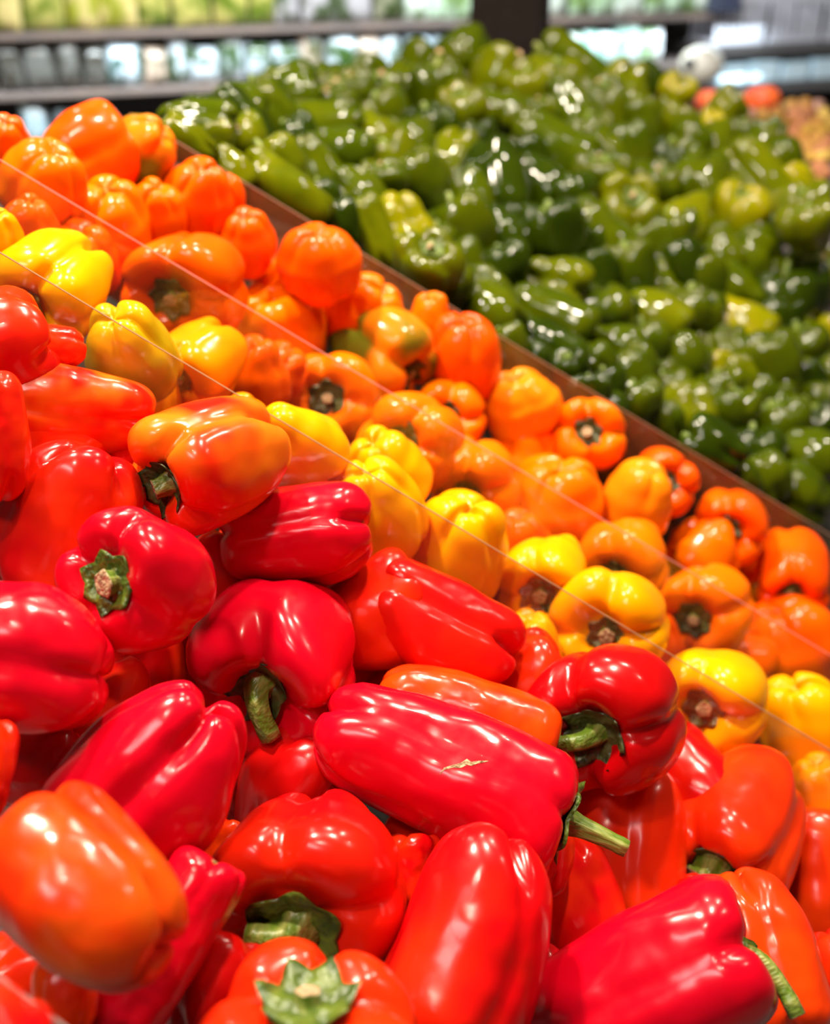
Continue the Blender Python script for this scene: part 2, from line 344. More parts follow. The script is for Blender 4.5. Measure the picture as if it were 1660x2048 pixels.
A('r', 1050, 2020, 190, 260, 60, 0, 'crim', 4, dd=.02, label='crimson pepper low in the gap left of the streaked long one')
A('r', 420, 1735, 120, 200, 60, 0, 'rora', 4, dd=.04, label='orange-red pepper seen in the slit beside the folded crimson one')
A('r', 1400, 1830, 110, 150, 80, 20, 'red', 4, .8, 1, 0, (.2, .06, .05, 0, 0), dd=.02, label='red pepper whose dry stem tip shows above the streaked long one')
A('r', 720, 1190, 120, 150, 90, 0, 'red', 4, dd=.04, label='red pepper glimpsed behind the left lobe of the two-lobed one')
A('r', 60, 760, 130, 160, 90, 0, 'red', 4, dd=.03, label='red pepper tucked under the slim flat one at the left edge')
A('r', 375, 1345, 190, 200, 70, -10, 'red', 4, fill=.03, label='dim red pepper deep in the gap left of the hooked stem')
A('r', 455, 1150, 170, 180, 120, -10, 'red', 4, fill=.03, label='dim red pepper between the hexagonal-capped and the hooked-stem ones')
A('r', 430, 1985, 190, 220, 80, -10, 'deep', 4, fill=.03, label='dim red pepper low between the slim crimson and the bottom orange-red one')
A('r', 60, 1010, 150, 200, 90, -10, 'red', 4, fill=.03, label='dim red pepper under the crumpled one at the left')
# ---- yellows
A('y', -5, 475, 95, 120, 90, 0, 'yel', 4, label='yellow pepper at the left edge, highest in the yellow bin')
A('y', 112, 575, 215, 245, 212, 32, 'yel', 4, .85, 1.15, 20, (.09, .06, .06, .1, 0), label='large yellow pepper with a tan stem scar, upper left of the yellow bin', blend=.6, cal=.16, at=(58, 608))
A('y', 257, 705, 188, 205, 110, -40, 'ygrn', 4, .8, 1.1, 30, label='yellow pepper with greenish smudges and stem end hidden', dd=-.01)
A('y', 403, 718, 172, 190, 222, 28, 'amb', 4, .85, .9, 10, (.1, .06, .05, .1, 0), label='amber pepper leaning on the panel, right of the greenish one', dark=True, at=(362, 755))
A('y', 590, 885, 172, 200, 140, -25, 'yel', 4, .75, 1.0, 0, label='bright yellow pepper right of the big mottled red one', dd=-.01)
A('y', 770, 940, 165, 170, 120, -20, 'yel', 4, .8, 1.1, 0, dd=.02, label='bright yellow pepper behind the lumpy one in the yellow bin')
A('y', 745, 1015, 200, 220, 100, -30, 'yel', 4, .8, 1.2, 40, label='lumpy yellow pepper above the speckled crimson one')
A('y', 915, 1092, 222, 245, 70, -25, 'yel', 4, .85, .95, 20, label='broad yellow pepper half under the panel line, mid yellow bin', dd=-.01)
A('y', 1095, 1155, 190, 190, 262, 45, 'yel', 4, .8, 1.15, 45, (.08, .07, .07, .1, 0), cal=.21, label='yellow pepper with a ragged tan scar, left of the round open-faced one', dd=.01, dark=True, at=(1080, 1190))
A('y', 1052, 1305, 150, 185, 75, -20, 'yel', 4, .75, .9, 0, label='plain rounded yellow pepper beside the dark red one')
A('y', 1222, 1243, 232, 230, 264, 50, 'yel', 4, .8, 1.1, 40, (.08, .06, .06, .1, 0), cal=.16, label='round open-faced yellow pepper, dark cap low in its middle', dark=True, at=(1212, 1270))
A('y', 1425, 1388, 225, 235, 248, 48, 'yel', 4, .8, 1.1, 35, (.08, .06, .06, .1, 0), cal=.18, label='yellow pepper with a round brown cap, right of the dark red one', dark=True, blend=.8, at=(1408, 1415))
A('y', 1615, 1460, 205, 255, 100, -28, 'yel', 4, .8, 1.1, 30, label='yellow pepper with pale creases at the right edge')
A('y', 1640, 1595, 150, 180, 90, 0, 'amb', 4, dd=.01, label='amber pepper low at the right edge of the yellow bin')
A('y', 1432, 1505, 140, 150, 90, 0, 'ygrn', 4, dd=.03, label='greenish yellow pepper beneath the brown-capped one')
A('y', 1030, 1390, 140, 150, 90, 0, 'amb', 4, dd=.03, label='amber pepper low behind the plain rounded yellow one')
A('y', 745, 1110, 140, 150, 90, 0, 'amb', 4, dd=.03, label='amber pepper glimpsed below the lumpy yellow one')
A('y', 480, 860, 130, 150, 90, 0, 'amb', 4, dd=.02, label='amber pepper behind the top of the mottled red one')
A('y', 290, 790, 150, 160, 90, -20, 'yel', 4, dd=.02, label='yellow pepper glimpsed below the greenish-smudged one')
# ---- oranges
A('o', 15, 285, 100, 110, 90, -10, 'rdor', 4, label='reddish orange pepper at the upper left edge')
A('o', 168, 308, 178, 190, 200, -25, 'rdor', 4, .85, .8, 20, label='large reddish orange pepper with two white bars of shine, upper left', dd=-.01)
A('o', 285, 300, 145, 150, 30, -10, 'ogrn', 4, .8, 1, 0, label='orange pepper with a dark green patch, top of the orange bin', blend=1.1, dd=.01)
A('o', 88, 365, 165, 170, 60, -20, 'ora', 4, .85, 1, 30, label='orange pepper crossed by the thin panel edge at the left')
A('o', 60, 458, 125, 130, 90, -10, 'rdor', 4, dd=.0, label='shaded orange pepper behind the panel, above the first yellow ones')
A('o', 392, 397, 150, 160, 80, -22, 'rdor', 4, .85, 1.2, 20, label='reddish orange three-lobed pepper by the upper end of the rear panel', dd=-.01)
A('o', 215, 442, 180, 165, 90, -15, 'ora', 4, .9, 1, 0, label='wide orange pepper below the white-barred one')
A('o', 310, 425, 125, 130, 80, -15, 'ora', 4, dd=.01, label='orange pepper wedged between the wide and the three-lobed one')
A('o', 492, 482, 118, 125, 90, -15, 'rdor', 4, label='small reddish orange pepper right of and below the three-lobed one')
A('o', 375, 563, 232, 225, 235, 42, 'rdor', 4, .85, .9, 40, (.09, .05, .05, .1, 0), cal=.18, label='large orange pepper, dark cap seen through the panel, upper left', dd=.0, at=(343, 595))
A('o', 638, 525, 162, 150, 95, -12, 'rdor', 4, .9, .7, 0, label='round reddish orange pepper touching the rear panel', dd=-.01)
A('o', 575, 590, 155, 150, 90, 0, 'ora', 4, dd=.02, label='orange pepper behind the smooth tall one')
A('o', 558, 672, 200, 215, 95, -10, 'ora', 3, .85, .7, 40, label='smooth tall orange pepper crossed by the pink panel edge')
A('o', 738, 622, 160, 150, 60, -10, 'ora', 4, dd=.01, label='orange pepper above left of the green-patched dented one')
A('o', 765, 703, 195, 195, -40, 25, 'ogrn', 4, .85, 1.2, 20, (.06, .05, .05, 0, 0), label='orange pepper with a dark olive dented lobe, mid bin', blend=1.5)
A('o', 928, 712, 150, 185, 82, -8, 'rdor', 4, .9, 1.2, 45, label='tall two-lobed reddish orange pepper by the rear panel')
A('o', 668, 795, 190, 190, 262, 50, 'ora', 4, .85, 1.1, 40, (.1, .05, .05, .1, 0), cal=.19, label='orange pepper with dark star cap behind the panel, left centre', at=(655, 797))
A('o', 903, 828, 155, 155, 245, 45, 'ora', 4, .85, 1.25, 30, (.12, .06, .06, .2, 200), cal=.19, label='orange pepper with pale cut stem, below the tall two-lobed one', at=(890, 830))
A('o', 825, 885, 205, 190, 235, 35, 'ora', 4, .85, 1.0, 20, (.1, .06, .05, .1, 0), cal=.18, label='broad orange pepper with a dark cap, above the bright yellow pair', at=(800, 880))
A('o', 1043, 802, 145, 140, 100, -20, 'oyel', 4, .85, .7, 20, label='smooth orange pepper with one square white shine')
A('o', 1180, 872, 156, 150, 268, 58, 'ora', 4, .85, 1.35, 45, (.14, .06, .06, .2, 90), cal=.19, label='orange pepper facing up, green cap in a four-lobed ring', at=(1175, 868))
A('o', 1050, 895, 160, 140, 80, -10, 'ora', 4, dd=.0, label='orange pepper below the square-shine one')
A('o', 945, 960, 185, 160, 262, 25, 'ora', 4, .9, 1.2, 45, label='orange pepper arched over its dark stem pit, above the broad yellow one', at=(932, 990))
A('o', 1112, 1000, 205, 180, 85, -15, 'ora', 4, .9, 1.1, 45, label='large two-lobed orange pepper under the pink panel edge', dd=-.01)
A('o', 1278, 998, 142, 155, 70, -10, 'oyel', 3, .85, .7, 20, label='plain yellowish orange pepper in the middle of the right half')
A('o', 1322, 965, 140, 150, 235, 30, 'rdor', 4, .85, 1.2, 20, (.1, .06, .05, .1, 0), label='orange pepper curled round its stem beside the rear panel', at=(1334, 966))
A('o', 1242, 1118, 182, 150, 262, 15, 'ora', 4, .9, 1.1, 45, label='wide orange pepper seen just over the yellow scarred one', at=(1228, 1150))
A('o', 1460, 1043, 155, 150, 258, 45, 'rdor', 4, .85, 1.2, 30, (.13, .06, .055, .2, 200), cal=.18, label='orange pepper with its stem facing out, right by the rear panel', at=(1453, 1060))
A('o', 1410, 1102, 150, 130, 245, 20, 'ora', 4, .9, 1.1, 30, label='low orange crescent-shaped pepper under the stem-out one')
A('o', 1403, 1215, 198, 195, 258, 48, 'ora', 4, .85, 1.0, 40, (.1, .055, .05, .1, 0), cal=.18, label='large orange pepper with a blurred green cap behind the panel, right', at=(1387, 1238))
A('o', 1580, 1140, 145, 190, 255, 12, 'rdor', 4, .9, .9, 40, label='tall reddish orange pepper near the right edge', at=(1578, 1180))
A('o', 1548, 1205, 95, 110, 90, 40, 'ogrn', 4, blend=1.0, dd=.0, label='small orange pepper with an olive tip, beside the tall one')
A('o', 1580, 1290, 205, 195, 100, -10, 'rdor', 4, .9, .9, 20, label='large smooth orange pepper at the right edge behind the panel')
A('o', 1668, 1180, 100, 140, 90, 0, 'rdor', 4, label='orange pepper cut off by the right edge')
A('o', 170, 520, 150, 150, 90, 0, 'rdor', 4, dd=.01, label='shaded orange pepper behind the large yellow one')
A('o', 510, 745, 150, 150, 90, 0, 'rdor', 4, dd=.02, label='shaded orange pepper low behind the panel beside the amber one')
A('o', 560, 735, 130, 110, 60, 0, 'rdor', 4, dd=.0, label='orange lobed pepper under the smooth tall one')
A('o', 1030, 1090, 150, 150, 90, 0, 'rdor', 4, dd=.02, label='shaded orange pepper behind the top of the broad yellow one')
A('o', 1300, 1290, 130, 150, 90, 0, 'rdor', 4, dd=.03, label='orange pepper low behind the round open-faced yellow one')
A('o', 460, 390, 60, 80, 90, 0, 'rdor', 4, dd=.04, label='orange pepper hardly showing behind the three-lobed one')
A('o', 790, 800, 120, 130, 90, 0, 'rdor', 4, dd=.04, label='shaded orange pepper below the dented green-patched one')
A('o', 1515, 1180, 130, 150, 90, 0, 'rdor', 4, dd=.03, label='shaded orange pepper between the capped and the tall one, right')
A('o', 860, 640, 90, 110, 90, 0, 'ora', 4, dd=.03, label='orange pepper barely seen left of the tall two-lobed one')
A('o', 1130, 940, 120, 120, 90, 0, 'rdor', 4, dd=.03, label='orange pepper hidden under the ringed open one')
for p in PEP:
    if p['kind'] in 'yo' and p['tilt'] < 0: p['az'] += 180; p['tilt'] = min(p['tilt'], -34); p['L'] *= .95; p['gr'] *= .6
    if p['kind'] in 'yo' and p['tilt'] == 0: p['az'] += 180; p['tilt'] = -32; p['L'] *= .95; p['gr'] *= .6
# ---- greens: u v W L az tilt shade
GL = '''930 105 105 110 60 25 1|peak pepper left of the post
1145 137 82 115 150 0 1
1295 160 70 90 110 0 0
880 210 100 150 95 10 1
1000 172 115 110 60 -10 2
995 238 120 120 268 50 1|knobbly pepper below the post
1100 178 90 100 80 10 2
1140 235 85 140 118 5 1
1080 236 55 60 90 20 1
1190 212 70 90 80 30 1
1245 190 95 100 80 20 2
1350 190 80 85 60 20 3|yellowish pepper near the tomatoes
1290 262 78 135 108 5 1
1360 252 85 90 70 0 2
1225 258 62 110 100 0 1
1450 222 85 90 40 0 2
1425 252 75 70 80 20 3
1535 278 85 90 60 20 1
1205 308 80 90 70 20 1
1262 318 70 100 110 0 1
1105 300 112 165 152 3 1|twin-streaked pepper under the post
985 368 132 165 95 25 0|big shaded pepper of the hollow
908 318 82 92 250 25 2
1080 375 90 120 130 0 0
1200 368 90 95 90 20 1
1400 372 122 112 258 38 1|wide pepper with open stem pit
1310 388 70 80 80 30 1
1520 365 82 155 130 0 2|slanting pepper near the potatoes
1425 300 90 90 60 20 1
1378 312 85 95 150 10 1
1250 425 92 95 60 50 2|pale-capped pepper
1370 452 115 115 240 40 2
1475 435 85 85 80 20 3
1505 470 95 95 60 30 1
1610 432 105 100 100 20 2
1622 485 90 90 60 20 1
1165 440 100 100 60 10 1
1099 481 132 140 95 12 0|upright grooved pepper
994 477 110 115 110 20 0
1213 492 95 140 140 0 1
1107 574 125 110 160 0 2
1204 628 112 115 262 50 1|pepper ringed with white glints
1300 645 105 135 150 -5 2
1327 672 60 80 150 -40 3
1091 648 95 150 150 0 1|upper of the twin fingers
1097 694 66 145 150 0 0
1255 545 105 110 100 10 1
1314 565 60 70 90 10 1
1365 557 90 110 120 5 0
1466 588 100 90 150 0 1
1470 655 105 140 142 -5 3|bright slanting pepper at the right
1373 635 88 95 80 10 1
1580 610 135 130 100 10 0|large dull pepper at the right edge
1504 532 95 90 150 0 1
1630 565 90 90 70 30 2
1584 508 105 100 160 0 1
1221 702 115 100 160 10 1
1146 740 62 62 120 30 0
1196 734 58 70 130 20 1
1255 757 92 95 120 10 1
1361 735 90 95 80 -20 1
1221 777 52 60 110 0 0
1318 748 52 55 90 20 1
1420 752 58 70 100 0 3
1462 757 75 80 90 0 2
1548 740 105 125 120 0 1|glossy pepper at the lower right
1590 700 90 90 90 20 1
1637 690 85 85 60 10 3
1632 752 85 90 90 30 1
1369 828 112 120 85 -5 2|bright two-lobed pepper by the panel
1272 818 88 80 100 10 1
1458 832 90 90 80 20 1
1517 803 92 95 80 10 1
1550 860 95 95 100 20 1
1504 918 92 95 90 5 0|round dark pepper above the panel
1424 900 92 70 150 0 0
1614 860 90 90 90 20 0
1640 810 80 90 90 10 1
1618 925 125 110 160 0 1
1525 965 80 75 120 0 1
1604 1002 115 105 150 5 1|shiny pepper low at the right
1648 960 80 90 90 10 0
1449 702 80 80 80 10 1
1403 706 60 60 80 10 1
395 252 78 115 175 0 1|leftmost of the green peppers by the divider
372 288 62 100 150 0 2
459 338 62 78 120 0 2
495 297 102 95 130 0 2
488 244 62 120 135 0 0
548 250 75 120 135 0 1
638 259 88 130 5 0 1|smooth pepper lying level, upper left
578 206 90 110 20 10 1
654 202 75 85 60 20 1
435 283 55 60 110 0 2
554 350 85 100 120 0 2
578 392 78 160 150 0 2|pointed pepper against the panel
630 331 64 95 120 0 1
682 315 112 118 160 0 1
710 399 82 105 130 0 1
765 371 72 75 90 20 1
741 272 100 95 130 20 2
825 292 92 92 240 35 1
849 371 100 115 135 5 1
801 462 128 128 100 -15 3|yellow-green two-lobed pepper
748 470 62 110 110 -10 2
936 466 95 110 120 5 1
857 540 98 92 80 40 2
922 540 72 85 110 0 1
896 576 72 75 80 30 1
955 596 92 100 120 0 1
793 331 82 85 120 5 2
920 228 72 80 90 30 2
698 190 66 75 80 20 1
740 192 88 80 60 30 1
800 182 85 85 240 30 1
665 172 70 70 80 20 1
973 630 95 95 130 10 1
872 500 62 80 90 10 1
850 160 95 90 60 0 1
1040 620 62 62 90 20 1
1050 200 70 80 90 10 2
1010 540 80 90 110 0 0
935 390 70 80 100 0 1
640 220 60 70 60 10 1
1020 460 60 80 100 0 0
1300 510 85 90 120 10 1
1560 430 85 90 100 10 2
1430 400 80 85 80 20 2
1440 505 85 85 100 10 1
1340 480 80 85 100 10 1
1560 560 80 85 100 10 1
1580 400 85 90 130 0 3
1560 340 80 90 120 0 1
1620 460 80 85 100 10 2
1650 640 80 90 90 10 1
1180 280 70 75 100 10 1
1140 410 90 90 100 0 0
1260 640 60 70 100 0 0
1290 700 85 85 100 10 1
1400 640 75 80 100 0 0
1410 570 80 80 100 0 1
1500 720 85 85 100 10 1
1440 790 80 80 100 10 1
1600 780 80 80 100 10 0
1560 650 85 80 100 0 0
1330 790 75 80 100 10 1
1180 790 60 60 100 10 0
530 210 80 80 120 0 1
470 215 80 75 140 0 1
410 235 70 70 160 0 0
600 290 75 80 130 0 0
760 430 60 70 110 0 0
680 450 60 70 110 0 0
650 410 60 70 110 0 0
1060 330 70 80 110 0 0
950 300 75 80 100 0 0
1330 240 70 80 100 0 1
1480 270 75 75 80 10 1
1490 330 80 80 80 10 1
1330 330 70 75 80 10 0
770 300 75 80 120 10 1
780 240 85 90 120 10 1
860 270 80 80 100 10 0
720 340 75 80 120 0 1
1190 560 80 85 100 0 0
1160 500 75 80 100 0 0
1260 600 70 80 100 0 0
1020 700 60 70 120 0 1
1070 730 60 60 130 0 0
1560 920 80 80 100 0 0
1590 960 70 70 130 0 0
1450 930 60 60 130 0 0
1480 970 70 60 140 0 1
1390 880 70 70 130 0 0
1330 850 60 60 130 0 1
1230 830 60 60 130 0 0'''
DIRS = ['right of', 'above right of', 'above', 'above left of', 'left of', 'below left of', 'below', 'below right of']
gl = []; rg = random.Random(5)
for ln in GL.split('\n'):
    a, *b2 = ln.split('|'); q = [float(x) for x in a.split()]
    gl.append((q, b2[0] if b2 else None))
tail = [q for q, n in gl[150:]]
# gaps of the heap that show only dim peppers deeper down
extra = []
for row in range(15):
    for c in range(22):
        u = 330 + c * 66 + (row % 2) * 33 + rg.uniform(-8, 8); v = 190 + row * 60 + rg.uniform(-8, 8)
        line3 = 275 + (u - 340) * .602; right = 190 + (u - 1400) * .85
        topl = 250 - (u - 330) * .2 if u < 800 else 150
        if v > line3 + 5 or v < max(right, topl) + 40 or u > 1700: continue
        m = min(math.hypot((u - q[0]) / max(q[2], 1), (v - q[1]) / max(q[2], 1)) for q, _ in gl)
        if m > .85: extra.append(([u, v, 78, 88, rg.uniform(60, 160), rg.uniform(-10, 20), 1], None))
gl = gl + extra
marks = [(q, n) for q, n in gl if n] + [([1020, 90], 'the dark post')]
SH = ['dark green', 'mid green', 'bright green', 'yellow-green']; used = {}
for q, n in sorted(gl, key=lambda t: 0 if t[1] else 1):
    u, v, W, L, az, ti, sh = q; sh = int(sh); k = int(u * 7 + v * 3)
    if n: lab = n if n.startswith('leftmost') else 'green ' + n + (' amid plain ones' if len(n.split()) < 3 else '')
    else:
        mq, mn = min(marks, key=lambda m: math.hypot(m[0][0] - u, m[0][1] - v))
        mn = mn if mn.startswith('the ') else 'the ' + mn.split(' of the hollow')[0]
        di = DIRS[int(round(math.degrees(math.atan2(mq[1] - v, u - mq[0])) / 45)) % 8]
        pose = 'stem end up' if ti >= 30 else ('small' if W < 75 else ('tilted' if ti >= 10 else ''))
        lab = ' '.join(f'{SH[sh]} pepper {pose} {di} {mn}'.split()); 
        used.setdefault(lab, []).append(1); m = len(used[lab])
        if m > 1: lab += [', farther out', ', farther still', ', outermost', ', beyond the others', ', at the fringe'][min(m - 2, 4)]
    if len(lab.split()) > 16: lab = ' '.join(lab.replace(pose + ' ' if pose else '#', '').split()[:16])
    big = 1.0 if v < 290 and u > 1280 else (1.45 if W < 100 else 1.18)
    if ti < 30 and k % 2: az += 180
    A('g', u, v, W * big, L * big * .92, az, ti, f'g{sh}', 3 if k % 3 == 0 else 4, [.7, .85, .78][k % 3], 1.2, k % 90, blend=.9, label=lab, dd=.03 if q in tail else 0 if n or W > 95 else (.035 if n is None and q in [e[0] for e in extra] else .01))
# ---- half buried peppers below the visible layer
HAND = [p for p in PEP]
seenl = {}
def below_layer(kind, pts, W, col, dep, word, gap=0):
    for (u, v) in pts:
        if gap and min(math.hypot(p['u'] - u, p['v'] - v) / p['W'] for p in HAND if p['kind'] == kind) < gap: continue
        ne = min((p for p in HAND if p['kind'] == kind), key=lambda p: math.hypot(p['u'] - u, p['v'] - v))
        h = ne['label'].split(',')[0]
        h = h.split()[:9]
        while h[-1] in ('a', 'the', 'and', 'with', 'of', 'by', 'in', 'its', 'at', 'along', 'on', 'to', 'under', 'behind', 'below', 'above', 'upper', 'beside', 'between', 'from', 'white', 'dark', 'green'): h.pop()
        h = ' '.join(h)
        seenl[h] = seenl.get(h, 0) + 1; side = 'left' if u < ne['u'] else 'right'
        if seenl[h] > 1: h = h + (f', to its {side}' if seenl[h] == 2 else f', lower {side}' if seenl[h] == 3 else f', deepest {side}')
        A(kind, u, v, W, W * 1.12, rg.uniform(0, 360), rg.uniform(-30, 30), col, 4, .85, 1, rg.uniform(0, 90), dd=0, fill=dep, label=f'{word} pepper buried beneath the {h}')
def grid(u0, u1, v0, v1, st, inside):
    out = []; r = 0; v = v0
    while v < v1:
        u = u0 + (st / 2 if r % 2 else 0)
        while u < u1:
            if inside(u, v): out.append((u + rg.uniform(-9, 9), v + rg.uniform(-9, 9)))
            u += st
        v += st * .82; r += 1
    return out
l1 = lambda u: 505 + .6 * u
l2 = lambda u: 320 + .596 * u
l3 = lambda u: 275 + (u - 340) * .602
below_layer('r', grid(-20, 1700, 700, 2060, 215, lambda u, v: v > l1(u) + 190), 215, 'red', .065, 'red')
below_layer('y', grid(-20, 1700, 500, 1700, 170, lambda u, v: l1(u) + 20 < v < l1(u) + 170), 165, 'amb', .05, 'yellow', .7)
below_layer('o', grid(-20, 1700, 300, 1500, 140, lambda u, v: l2(u) - 60 < v < l2(u) + 150), 145, 'rdor', .05, 'orange', .5)

#@@END@@

PEP = [p for p in PEP if (round(p['u']), round(p['v'])) not in SKIP]
# ------------------------------------------------------------------ settle: keep each pepper on its line of sight but let buried ones sink until skins barely touch
N = len(PEP)
RAYS = np.array([tuple(ray(p['u'], p['v'])) for p in PEP]); D = np.array([depth(p['u'], p['v'], SURF[p['kind']]) + p['dd'] + p['fill'] for p in PEP])
D0 = D.copy()
for p in PEP:
    r = ray(p['u'], p['v']).normalized(); X = (RI - r * RI.dot(r)).normalized(); Y = X.cross(r)
    Y = -Y if Y.z < 0 else Y
    a, t = math.radians(p['az']), math.radians(p['tilt'])
    p['axis'] = (X * math.cos(a) + Y * math.sin(a)) * math.cos(t) - r * math.sin(t); p['ix'], p['iy'] = X, Y
AX = np.array([tuple(p['axis']) for p in PEP]); HW = np.array([p['W'] for p in PEP]) / 2 / F_PX; HL = np.array([p['L'] for p in PEP]) / 2 / F_PX
FILL = np.array([p['fill'] > 0 for p in PEP])
yb = np.array([Y_BACK[p['kind']] for p in PEP]); yf = np.array([Y_FRONT[p['kind']] for p in PEP])
sy = np.sqrt((HL * AX[:, 1]) ** 2 + HW ** 2 * (1 - AX[:, 1] ** 2))
def clampD(D):
    hi = yb / (RAYS[:, 1] + sy * .93); lo = yf / (RAYS[:, 1] - sy * .93)
    return np.clip(D, np.minimum(lo, hi), np.maximum(lo, hi))
D = clampD(D)
for it in range(70):
    Pw = RAYS * D[:, None]
    dv = Pw[None] - Pw[:, None]; dist = np.linalg.norm(dv, axis=2) + 1e-9; sdir = dv / dist[..., None]
    ci = np.einsum('ijk,ik->ij', sdir, AX)
    si = np.sqrt((HL[:, None] * ci) ** 2 + HW[:, None] ** 2 * (1 - ci ** 2)) * D[:, None]
    ov = (si + si.T) * .95 - dist; np.fill_diagonal(ov, -1)
    far = (D[None, :] > D[:, None])
    ovf = np.where((ov > 0) & far, ov, 0).max(0)       # push the farther of each pair back
    mx = np.where(FILL, .13, .05)
    D = np.minimum(D + np.minimum(ovf * .5, .004), D0 + mx)
    ovn = np.where((ov > 0) & ~far, ov, 0).max(0)
    D = np.where(FILL, D, np.maximum(D - np.minimum(ovn * .25, .002), D0 - .02))
    D = clampD(D)

NAMES = {'r': 'red_bell_pepper', 'y': 'yellow_bell_pepper', 'o': 'orange_bell_pepper', 'g': 'green_bell_pepper'}
GROUPS = {'r': 'red bell peppers in the front bin', 'y': 'yellow bell peppers in the narrow bin', 'o': 'orange bell peppers in the middle bin', 'g': 'green bell peppers heaped in the back bin'}
MATS = {'r': M_RED, 'y': M_YEL, 'o': M_YEL, 'g': M_GRN}
gcache = {}
def green_set(H, n, tp, k):
    key = (H, n, tp, k)
    if key not in gcache:
        gcache[key] = (pepper_mesh('green_pepper_flesh', H, n, tp, 1.25, 300 + k * 3 + int(H * 10), 40, 30, .07, 1.1), calyx_mesh(H, k, .17, 6, 24), stem_mesh(H, .13 + .05 * (k % 3), .05, .045, (.3, .2), k))
    return gcache[key]
from mathutils.bvhtree import BVHTree
for i, p in enumerate(PEP):
    H = p['L'] / p['W']; a = p['axis']; X = p['iy'] - a * p['iy'].dot(a)
    if X.length < .3: X = p['ix'] - a * p['ix'].dot(a)
    X.normalize(); Yv = a.cross(X)
    p['M'] = M = Matrix((X, Yv, a)).transposed() @ Matrix.Rotation(math.radians(p['roll']), 3, 'Z')
    if p['kind'] == 'g': H = [.95, 1.15, 1.4, 1.7][int(np.argmin([abs(H - q) for q in (.95, 1.15, 1.4, 1.7)]))]
    p['H'] = H
    gs = 300 + (p['seed'] % 3) * 3 + int(H * 10)
    key = ('c', H, p['n'], p['tp'], gs) if p['kind'] == 'g' else ('c', i)
    if key not in gcache:
        me = pepper_mesh('c', H, p['n'], p['tp'], 1.25, gs, 18, 16, .07, 1.1) if p['kind'] == 'g' else pepper_mesh('c', H, p['n'], p['tp'], p['gr'], p['seed'], 20, 18, p['bend'], p['crumple'], p['pit'])
        gcache[key] = (np.array([v.co[:] for v in me.vertices]), [tuple(q.vertices) for q in me.polygons]); bpy.data.meshes.remove(me)
    v, f = gcache[key]; p['cv'] = v @ np.array(M).T; p['cf'] = f
def tree(i):
    return BVHTree.FromPolygons((PEP[i]['cv'] * (PEP[i]['W'] * D[i] / F_PX * .985) + RAYS[i] * D[i]).tolist(), PEP[i]['cf'])
trees = [None] * N; RAD = np.maximum(HW, HL) * 1.12; GK = np.array([p['kind'] == 'g' for p in PEP]); LIM = np.where(FILL, .22, np.where(GK, .16, .09)); LOW = np.where(GK, .06, .03); dirty = set(range(N)); bad = {}
for it in range(44):
    for i in dirty: trees[i] = tree(i)
    Pw = RAYS * D[:, None]; dm = np.linalg.norm(Pw[None] - Pw[:, None], axis=2); rr = RAD * D
    I, J = np.where(np.triu(dm < rr[:, None] + rr[None], 1))
    mv = np.zeros(N)
    for i, j in zip(I.tolist(), J.tolist()):
        if (i in dirty or j in dirty): bad[(i, j)] = len(trees[i].overlap(trees[j]))
        k = bad.get((i, j), 0)
        if k:
            far, near = (i, j) if D[i] > D[j] else (j, i); st = .0012 + min(k, 60) * .00006
            mv[far] += st; mv[near] -= st * .35
    mv = np.clip(mv, -.003, .006); Dn = clampD(np.clip(D + mv, D0 - LOW, D0 + LIM))
    dirty = set(np.where(np.abs(Dn - D) > 1e-5)[0].tolist()); D = Dn
    if not dirty: break
print('pairs still touching', sum(1 for q in bad.values() if q), 'rounds', it)
for i, p in enumerate(PEP):
    d = float(D[i]); sc = p['W'] * d / F_PX; H = p['H']; M = p['M']
    if p['kind'] == 'g':
        bme, cme, sme = green_set(H, p['n'], p['tp'], p['seed'] % 3)
    else:
        bme = pepper_mesh('pepper_flesh', H, p['n'], p['tp'], p['gr'], p['seed'], 64 if not p['fill'] else 36, 46 if not p['fill'] else 28, p['bend'], p['crumple'], p['pit'])
        cme = calyx_mesh(H, p['seed'], p['cal'], 6 + p['seed'] % 2, 42, .018, .03, p['pit'])
        st = p['stem'] or (.10, .055, .05, 0, 0)
        bl = M.transposed() @ (p['ix'] * math.cos(math.radians(st[4])) + p['iy'] * math.sin(math.radians(st[4]))) * st[3]
        sme = stem_mesh(H, st[0], st[1], st[2], (bl.x, bl.y), p['seed'], 1.0, p['pit'])
    o = link(NAMES[p['kind']], bme, MATS[p['kind']])
    o.matrix_world = Matrix.Translation(Vector(RAYS[i]) * d) @ M.to_4x4() @ Matrix.Scale(sc, 4)
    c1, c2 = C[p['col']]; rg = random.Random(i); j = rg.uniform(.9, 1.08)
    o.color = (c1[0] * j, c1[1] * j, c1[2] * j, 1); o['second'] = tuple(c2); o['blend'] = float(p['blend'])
    tag(o, p['label'], 'pepper', GROUPS[p['kind']])
    p['obj'] = o
    if p['tilt'] > -35 or p['kind'] == 'r':
        link('calyx', cme, M_CALD if (p['dark'] or p['kind'] in 'o') else M_CAL, o); link('stem', sme, M_STEM, o)

